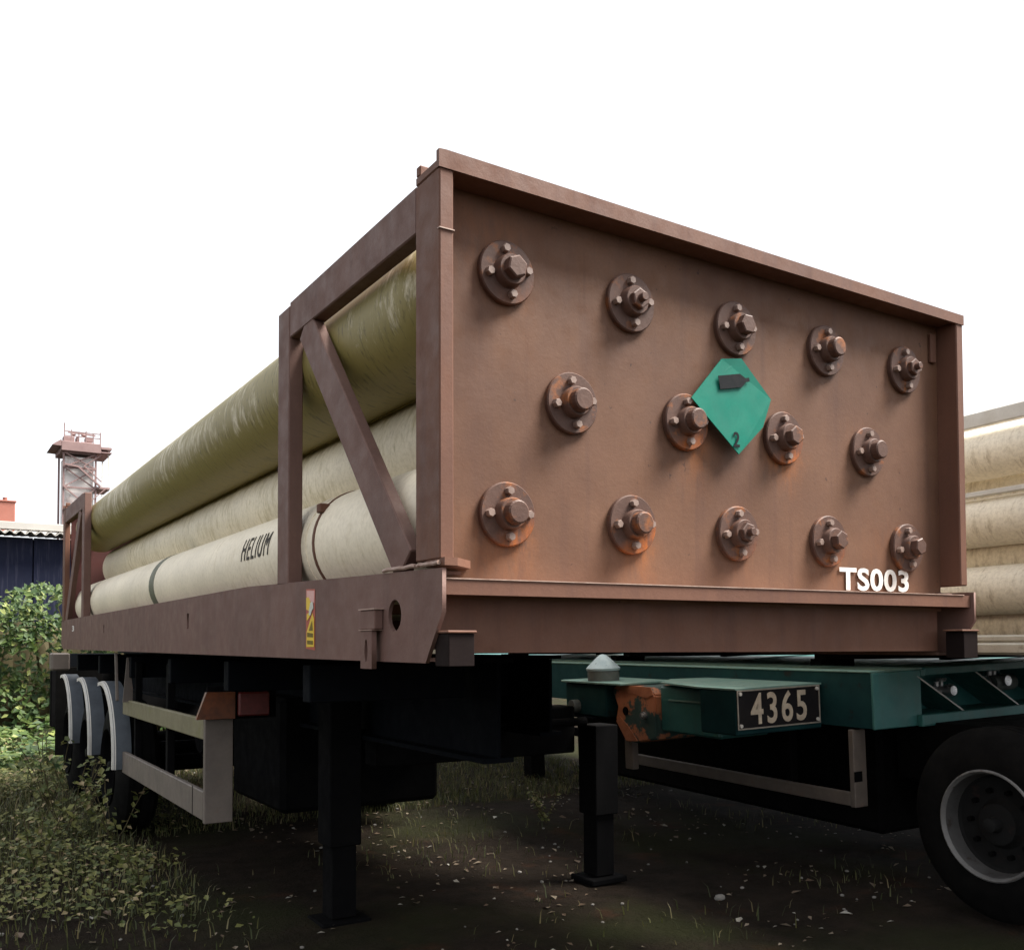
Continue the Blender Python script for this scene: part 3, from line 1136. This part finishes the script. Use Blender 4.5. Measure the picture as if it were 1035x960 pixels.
# side guard of the green chassis
gx = -.01
bm = BM()
box(bm, (gx, .90, .455), (gx + .03, 3.15, .535), .004)
obj('guard_rail', bm, GUARD, nb)
bm = BM()
box(bm, (gx - .002, .86, .450), (gx + .10, .899, .905), .004)
obj('guard_post', bm, GUARD, nb)
bm = BM()
box(bm, (gx - .004, .8585, .60), (gx + .06, .8598, .66), 0)
obj('reflector', bm, BLACKST, nb)
bm = BM()
box(bm, (gx + .031, 1.42, .536), (gx + .09, 1.47, .915), .003)
obj('guard_hanger', bm, BLACKST, nb)
# axle, wheels, mudguard
wheel(nb, 0.0, 0, .49, -1, R=.49, rim=.272)
wheel(nb, 2.40, 0, .5, 1, R=.5, rim=.285)
bm = BM()
cyl(bm, (.31, 0, .5), (2.09, 0, .5), .065, 14)
obj('axle', bm, BLACKST, nb, True)
for x in (.75, 1.65):
    bm = BM()
    box(bm, (x - .05, .976, .95), (x + .05, 9.5, 1.20), .004)
    obj('main_beam', bm, NAVYST, nb)
bm = BM()
box(bm, (.42, -.42, .56), (1.98, .95, .928), .03)
obj('shade_block', bm, BLACKST, nb)  # added black block, shuts out bright ground behind bolster and tyre
bm = BM()
box(bm, (.42, 1.3, 1.205), (2.30, 9.5, 1.235), 0)
obj('deck_plate', bm, TEAL, nb)
for y in (1.9, 3.2, 4.6, 6.2):
    bm = BM()
    box(bm, (.105, y, .93), (2.295, y + .08, 1.19), .004)
    obj('cross_member', bm, BLACKST, nb)
bm = BM()
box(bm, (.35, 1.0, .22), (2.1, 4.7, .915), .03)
obj('dark_box', bm, BLACKST, nb)  # added black box, keeps the view under the green chassis dark
for x in (.4, 1.9):
    bm = BM()
    box(bm, (x - .08, 5.6, .0), (x + .08, 5.78, .93), .005)
    obj('landing_leg', bm, BLACKST, nb)

# ---- tube rack standing on the green chassis
n2 = thing('tube_module', (3.4, .5, 1.30), 'pale cream tube rack loaded on the green chassis behind the brown rack', 'gas tube rack', rot=(0, 0, radians(-5.8)))
Y0, Y1 = -1.3, 7.2
tm = tube_mesh(.128, Y0 + .05, Y1 - .1, 'gas_tube', 32)
for row in range(7):
    z = .205 + .178 * row
    off = .13 if row % 2 == 1 else .33
    if row % 2 == 0:
        off = .33
    for c_ in range(5 if row % 2 else 4):
        if row == 6:
            continue
        t = omesh('gas_tube', tm, TUBE_N if row % 2 else TUBE_N2, n2, True)
        t.location = (off + .46 * c_, 0, z)
for x in (.0, 2.30):
    bm = BM()
    box(bm, (x, Y0, .050), (x + .09, Y1, .112), .012)
    box(bm, (x + .006, Y0, .1125), (x + .06, Y1, .150), .010)
    obj('base_rail', bm, RAILSTEEL, n2)
    bm = BM()
    box(bm, (x + .01, Y0 + .06, 1.222), (x + .06, Y1 - .06, 1.300), .006)
    obj('top_rail', bm, PALE, n2)
    for y in (Y0, Y1 - .06):
        bm = BM()
        box(bm, (x, y, .1505), (x + .08, y + .058, 1.33), .006)
        obj('corner_post', bm, PALE, n2)
bm = BM()
box(bm, (.025, Y0 + .06, .8655), (.055, Y1 - .06, .8925), .004)
obj('middle_rail', bm, PALE, n2)
for y in (Y0 + .01, Y1 - .05):
    bm = BM()
    box(bm, (.081, y, .12), (2.299, y + .04, 1.25), .004)
    obj('end_panel', bm, PALE, n2)
for y in (-1.0, 1.2, 3.4, 5.6, 7.0):
    bm = BM()
    box(bm, (.091, y, .01), (2.299, y + .1, .07), .004)
    obj('floor_beam', bm, BLACKST, n2)
for y in (-.9, 1.5, 4.0, 6.3):
    for xa in (.35, 1.6):
        bm = BM()
        box(bm, (xa, y, -.058), (xa + .3, y + .1, .009), 0)
        obj('support_block', bm, BLACKST, n2)

# ================================================================== BACKGROUND
# shed
SX0, SX1, SYf, SZ = -16, 8, 26, 4.33
sh = thing('shed', (-4, SYf, 0), 'dark navy sheet metal shed with corrugated roof behind the hedge', 'shed')
npan = 22
for k in range(npan):
    x0 = SX0 + (SX1 - SX0) * k / npan + 4
    x1 = SX0 + (SX1 - SX0) * (k + 1) / npan + 4
    bm = BM()
    d = .03 * (k % 2)
    box(bm, (x0 + .012, d, 0), (x1 - .012, .14 + d, SZ), .006)
    obj('wall_panel', bm, NAVYWALL, sh)
bm = BM()
box(bm, (SX0 + 4, .2, 0), (SX1 + 4, 6.0, SZ - .02), 0)
obj('wall_core', bm, NAVYWALL, sh)
bm = BM()
nxw = 480
vsA = []
for k in range(nxw + 1):
    x = SX0 + 3.5 + (SX1 - SX0 + 1) * k / nxw
    w = .045 * sin(2 * pi * x / .24)
    vsA.append((bm.verts.new((x, -.45, SZ + .10 + w)), bm.verts.new((x, 6.4, SZ + .75 + w)),
                bm.verts.new((x, -.45, SZ + .075 + w)), bm.verts.new((x, 6.4, SZ + .72 + w))))
for A, B in zip(vsA, vsA[1:]):
    bm.faces.new((A[0], B[0], B[1], A[1]))
    bm.faces.new((A[2], A[3], B[3], B[2]))
    bm.faces.new((A[0], A[2], B[2], B[0]))
obj('roof', bm, ROOFSHEET, sh, True)
bm = BM()
box(bm, (SX0 + 3.5, -.40, SZ + .165), (SX1 + 4.5, -.10, SZ + .36), .01)
obj('eave_board', bm, ROOFSHEET, sh)
bm = BM()
box(bm, (4.68, 1.2, SZ + .2), (5.10, 1.62, 5.42), .02)
chm = obj('chimney', bm, BRICKRED, sh)
bm = BM()
box(bm, (4.65, 1.17, 5.421), (5.13, 1.65, 5.46), .01)
cyl(bm, (4.86, 1.4, 5.46), (4.86, 1.4, 5.56), .06, 10)
obj('chimney_cap', bm, BRICKRED, chm)

# lattice tower
TX, TY = 6.6, 60          # drawn round this centre line
tw = thing('lattice_tower', (TX + .28, TY, 0), 'pale clad steel tower with rusty platform and bracing rising far behind', 'tower')
def L(x, z, y=0):
    return (x - TX, y, z)
bm = BM()
box(bm, L(6.02, 0, .0), L(7.62, 12.9, 2.0), .02)
obj('cladding', bm, CONCRETE, tw)
for x in (5.92, 7.70, 8.42):
    for y in (-.15, 2.1):
        bm = BM()
        zt = 13.2 if x < 8 else 13.9
        bar(bm, L(x, 0 if x < 8 else 10.9, y), L(x, zt, y), (.11 if x < 8 else .07), (.11 if x < 8 else .07), up=(1, 0, 0))
        obj('tower_leg', bm, TOWERST if x < 8 else PALE, tw)
lv = [0, 2.6, 5.2, 7.8, 9.6, 11.0, 12.2, 13.1]
for z0, z1 in zip(lv, lv[1:]):
    for (xa, xb) in ((5.92, 7.70), (7.70, 5.92)):
        bm = BM()
        bar(bm, L(xa, z0, -.22), L(xb, z1, -.22), .07, .10, up=(0, 1, 0))
        obj('cross_brace', bm, TOWERST, tw)
    bm = BM()
    bar(bm, L(5.92, z1, -.22), L(7.70, z1, -.22), .09, .11, up=(0, 1, 0))
    obj('girt', bm, TOWERST, tw)
bm = BM()
bar(bm, L(6.7, 12.25, -.34), L(7.95, 11.15, -.34), .10, .16, up=(0, 1, 0))
bar(bm, L(5.95, 12.35, -.34), L(6.75, 12.25, -.34), .10, .12, up=(0, 1, 0))
obj('stair_stringer', bm, TOWERST, tw)
bm = BM()
bar(bm, L(7.0, 12.35, -.34), L(8.0, 11.45, -.34), .06, .07, up=(0, 1, 0))
bar(bm, L(7.0, 12.3, -.30), L(8.0, 13.1, -.30), .06, .07, up=(0, 1, 0))
bar(bm, L(7.3, 10.1, -.30), L(8.3, 11.1, -.30), .06, .07, up=(0, 1, 0))
obj('handrail', bm, TOWERST, tw)
bm = BM()
box(bm, L(7.6, 11.02, -.3), L(8.5, 11.14, 2.0), 0)
obj('stair_landing', bm, TOWERST, tw)
bm = BM()
box(bm, L(5.75, 13.15, -.5), L(7.95, 13.72, 2.5), .02)
obj('platform', bm, TOWERST, tw)
bm = BM()
prism(bm, [L(5.75, 13.40, -.5), L(5.25, 13.42, -.5), L(5.4, 13.55, -.5), L(5.75, 13.80, -.5)], (0, 3, 0))
obj('platform_wing', bm, TOWERST, tw)
bm = BM()
box(bm, L(7.955, 13.42, -.5), L(8.55, 13.56, 2.5), 0)
obj('platform_wing', bm, TOWERST, tw)
bm = BM()
box(bm, L(7.955, 13.20, -.5), L(8.55, 13.27, 2.5), 0)
obj('platform_wing', bm, TOWERST, tw)
for k, (xa, xb, z0, z1) in enumerate(((5.95, 6.55, 13.72, 14.15), (6.7, 6.85, 13.72, 14.25), (7.0, 7.6, 13.72, 14.02), (7.3, 7.7, 14.1, 14.4))):
    bm = BM()
    box(bm, L(xa, z0 + .002, .2 + k * .3), L(xb, z1, .9 + k * .3), .02)
    obj('roof_unit', bm, TOWERST, tw)
bm = BM()
for z in (14.32, 14.05):
    bar(bm, L(5.9, z, -.45), L(7.9, z, -.45), .05, .05)
for k in range(6):
    x = 5.9 + 2.0 * k / 5
    bar(bm, L(x, 13.72, -.45), L(x, 14.35 + (.45 if k == 0 else 0) + (.08 if k % 2 else 0), -.45), .06, .06, up=(1, 0, 0))
obj('roof_railing', bm, TOWERST, tw)
bm = BM()
for x in (6.5, 7.1):
    lathe(bm, [(14.28, .10), (14.34, .17), (14.42, .10)], 'z', 12, (x - TX, .5, 0))
bar(bm, L(6.2, 14.45, .4), L(7.75, 14.38, .4), .06, .10)
obj('roof_pipe', bm, TOWERST, tw, True)

# ---- foliage helper: many leaf faces
def leaf_cloud(name, pts, mat, parent=None, fold=.25):
    """pts: (pos, size, normal, roll)"""
    vs, fs = [], []
    for p, s, nrm, ro in pts:
        nrm = nrm.normalized()
        t = nrm.orthogonal().normalized()
        t = (Matrix.Rotation(ro, 3, nrm) @ t)
        b = nrm.cross(t)
        i = len(vs)
        w = s * .36
        vs += [p - t * s * .5, p + b * w - t * s * .08 + nrm * s * fold * .3, p + t * s * .55 - nrm * s * fold * .4, p - b * w - t * s * .08 + nrm * s * fold * .3]
        fs += [(i, i + 1, i + 2), (i, i + 2, i + 3)]
    me = bpy.data.meshes.new(name)
    me.from_pydata(vs, [], fs)
    return omesh(name, me, mat, parent)
def rv():
    while True:
        v = Vector((random.uniform(-1, 1), random.uniform(-1, 1), random.uniform(-1, 1)))
        if .05 < v.length < 1:
            return v.normalized()

# hedge behind the trailer
HX0, HX1, HY = -7.0, 5.0, 12.4
hd = thing('hedge', ((HX0 + HX1) / 2, HY, 0), 'tall bright green leafy hedge growing in front of the navy shed', 'hedge')
pts = []
hc = Vector(((HX0 + HX1) / 2, HY, 0))
for k in range(22000):
    x = random.uniform(HX0, HX1)
    top = 2.22 + .22 * noise.noise(Vector((x * 1.1, 0, 0))) + .14 * noise.noise(Vector((x * 3.5, 4, 0)))
    u_ = random.random() ** .75
    z = .10 + (top - .10) * u_
    dep = .75 + .25 * noise.noise(Vector((x * 1.4, z * 1.6, 7)))
    if u_ > .9:
        dep *= .8
    y = HY - dep * (1 - random.random() ** 2.2 * .9) + (random.random() * 1.2 if u_ > .9 else 0)
    if noise.noise(Vector((x * 2.6, z * 2.8, 3))) < -.22 and random.random() < .75:
        continue
    nrm = Vector((random.uniform(-.6, .6), -.55, .65)) + rv() * .55
    pts.append((Vector((x, y, z)) - hc, random.uniform(.06, .135), nrm, random.uniform(0, 6.28)))
f_ = leaf_cloud('foliage', pts, HEDGELEAF, hd)
f_['kind'] = 'stuff'
bm = BM()
for k in range(40):
    x = HX0 + .2 + (HX1 - HX0 - .4) * k / 39 + random.uniform(-.1, .1) - hc.x
    a = Vector((x, random.uniform(-.1, .2), 0))
    for j in range(4):
        b_ = a + Vector((random.uniform(-.18, .18), random.uniform(-.15, .15), .5))
        cyl(bm, a, b_, .03 - .006 * j, 6, .024 - .006 * j)
        a = b_
obj('branches', bm, BARK, hd)['kind'] = 'stuff'
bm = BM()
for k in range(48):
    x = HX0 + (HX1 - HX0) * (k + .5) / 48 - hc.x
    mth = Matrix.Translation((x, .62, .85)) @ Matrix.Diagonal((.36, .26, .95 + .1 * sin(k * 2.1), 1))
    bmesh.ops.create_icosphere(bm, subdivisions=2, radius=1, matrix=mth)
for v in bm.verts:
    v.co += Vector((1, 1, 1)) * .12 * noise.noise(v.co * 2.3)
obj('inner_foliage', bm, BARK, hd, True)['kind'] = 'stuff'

# ground cover: grass blades
def cover(x, y):
    """0..1: how overgrown the ground is"""
    n_ = noise.noise(Vector((x * .7, y * .7, 11))) * .5 + noise.noise(Vector((x * 2.1, y * 2.1, 5))) * .35
    if x < .25:
        c_ = .75 + .6 * n_
        c_ *= min(1, max(0, (y - 2.2) / 1.6 + .12))
        c_ *= min(1, max(0, (.5 - x) / .5))
    elif 5.0 < y < 12:
        c_ = .85 + .6 * n_
    else:
        c_ = .02 + .34 * n_
    return max(0, min(1, c_))
vs, fs = [], []
def blade(x, y, h, w, lean, a):
    z = gz(x, y) - .005
    dx, dy = cos(a), sin(a)
    px, py = -dy * w, dx * w
    i = len(vs)
    m1, m2 = lean * .3, lean
    vs.extend([(x - px, y - py, z), (x + px, y + py, z), (x + dx * m1 + px * .7, y + dy * m1 + py * .7, z + h * .55), (x + dx * m1 - px * .7, y + dy * m1 - py * .7, z + h * .55), (x + dx * m2, y + dy * m2, z + h * (.95 - .3 * lean / (h + .01)))])
    fs.extend([(i, i + 1, i + 2, i + 3), (i + 3, i + 2, i + 4)])
n_b = 0
while n_b < 62000:
    x = random.uniform(-4.5, 5.5)
    y = random.uniform(1.0, 12.2)
    if random.random() > cover(x, y):
        continue
    n_b += 1
    h = random.uniform(.03, .15) * (1.25 if x < .2 and y > 4 else .75)
    blade(x, y, h, random.uniform(.002, .0045), random.uniform(.1, .9) * h, random.uniform(0, 6.28))
me = bpy.data.meshes.new('grass')
me.from_pydata(vs, [], fs)
tag(omesh('grass', me, GRASSM), kind='stuff')
# low broad leaved weeds as one mass
pts = []
while len(pts) < 19000:
    x = random.uniform(-5, .55)
    y = random.uniform(2.3, 12)
    c_ = cover(x, y)
    if noise.noise(Vector((x * 1.3, y * 1.3, 31))) < -.02 or random.random() > c_:
        continue
    hh = (.10 + .22 * max(0, noise.noise(Vector((x * .9, y * .9, 17))))) * (1 + max(0, y - 6) * .16)
    z = gz(x, y) + random.random() ** 1.3 * hh + .01
    pts.append((Vector((x, y, z)), random.uniform(.018, .048) * (1 + .14 * max(0, y - 6)), Vector((random.uniform(-.5, .5), random.uniform(-.7, .3), 1)), random.uniform(0, 6.28)))
tag(leaf_cloud('ground_cover', pts, WEEDLEAF), kind='stuff')
# tall bright vine leaves on the ground in front of the hedge
pts = []
while len(pts) < 6000:
    x = random.uniform(-4.5, 1.2)
    y = random.uniform(9.2, 12.0)
    hh = .25 + .35 * max(0, noise.noise(Vector((x * .8, y * .8, 27)))) + .12 * max(0, y - 10)
    z = gz(x, y) + random.random() * hh
    pts.append((Vector((x, y, z)), random.uniform(.08, .15), Vector((random.uniform(-.5, .5), random.uniform(-.8, .2), 1)), random.uniform(0, 6.28)))
tag(leaf_cloud('vine_cover', pts, HEDGELEAF), kind='stuff')
# fallen leaves
pts = []
while len(pts) < 1900:
    x = random.uniform(-4, 5)
    y = random.uniform(.8, 10)
    if noise.noise(Vector((x * .9, y * .9, 51))) < -.1:
        continue
    pts.append((Vector((x, y, gz(x, y) + .008 + (.03 * random.random() if x < .2 else 0))), random.choice((.02, .025, .03, .05)) * random.uniform(.7, 1.3), Vector((random.uniform(-.35, .35), random.uniform(-.35, .35), 1)), random.uniform(0, 6.28)))
tag(leaf_cloud('leaf_litter', pts, DRYLEAF), kind='stuff')
# pebbles
bm = BM()
for k in range(200):
    x = random.uniform(-3, 4.5)
    y = random.uniform(1.0, 8)
    s = random.uniform(.006, .016)
    bmesh.ops.create_icosphere(bm, subdivisions=1, radius=1, matrix=Matrix.Translation((x, y, gz(x, y) + s * .3)) @ Matrix.Rotation(random.uniform(0, 6), 4, 'Z') @ Matrix.Diagonal((s, s * random.uniform(.6, 1), s * .6, 1)))
tag(obj('gravel', bm, STONE), kind='stuff')
# single stones that catch the light
def stone(x, y, s, label):
    bm = BM()
    bmesh.ops.create_icosphere(bm, subdivisions=2, radius=1)
    for v in bm.verts:
        v.co *= 1 + .25 * noise.noise(v.co * 1.7 + Vector((x, y, 0)))
        v.co.x *= s
        v.co.y *= s * .75
        v.co.z *= s * .55
    o = obj('stone', bm, STONE, None, True)
    o.location = (x, y, gz(x, y) + s * .3)
    tag(o, label, 'stone', 'pale stones on the dirt')
stone(-.86, 3.55, .045, 'pale stone lying in the dirt at the lower left of the weeds')
stone(2.62, 2.72, .045, 'pale stone lying right beside the trailer leg foot')
stone(2.62, 1.62, .035, 'small pale stone on bare dirt in front of the trailer leg')

# weedy plants one can tell apart
def weed(x, y, h, n_l, size, label):
    o = thing('weed_plant', (x, y, gz(x, y)), label, 'plant', 'weeds growing beside the trailers')
    bm = BM()
    pts = []
    for s_ in range(5):
        a = random.uniform(0, 6.28)
        p = Vector((0, 0, 0))
        for j in range(4):
            q = p + Vector((cos(a) * h * .12, sin(a) * h * .12, h * .25)) + rv() * h * .03
            cyl(bm, p, q, .004, 5, .003)
            for _ in range(n_l):
                pts.append((q + rv() * size * .8, size * random.uniform(.6, 1.2), Vector((0, -.3, 1)) + rv() * .7, random.uniform(0, 6.28)))
            p = q
    obj('stem', bm, BARK, o)
    leaf_cloud('foliage', pts, WEEDLEAF, o)['kind'] = 'stuff'
weed(-.10, 3.4, .22, 4, .05, 'low leafy weed in front of the pale side guard post')
weed(-.55, 4.3, .34, 5, .06, 'leafy weed clump standing left of the side guard')
weed(.02, 5.0, .48, 5, .06, 'tall weed growing up in front of the first mudguard')
weed(-.05, 6.0, .50, 5, .06, 'tall weed growing up in front of the middle mudguard')
weed(-.25, 5.45, .55, 6, .05, 'tallest weed left of the first mudguard')
weed(-.20, 6.9, .60, 6, .06, 'tall weed hiding the foot of the rearmost wheel')
weed(-1.0, 5.2, .30, 5, .07, 'broad weed clump farthest left in the lit grass')
weed(3.0, 3.9, .22, 4, .04, 'small pale weed just right of the trailer leg')
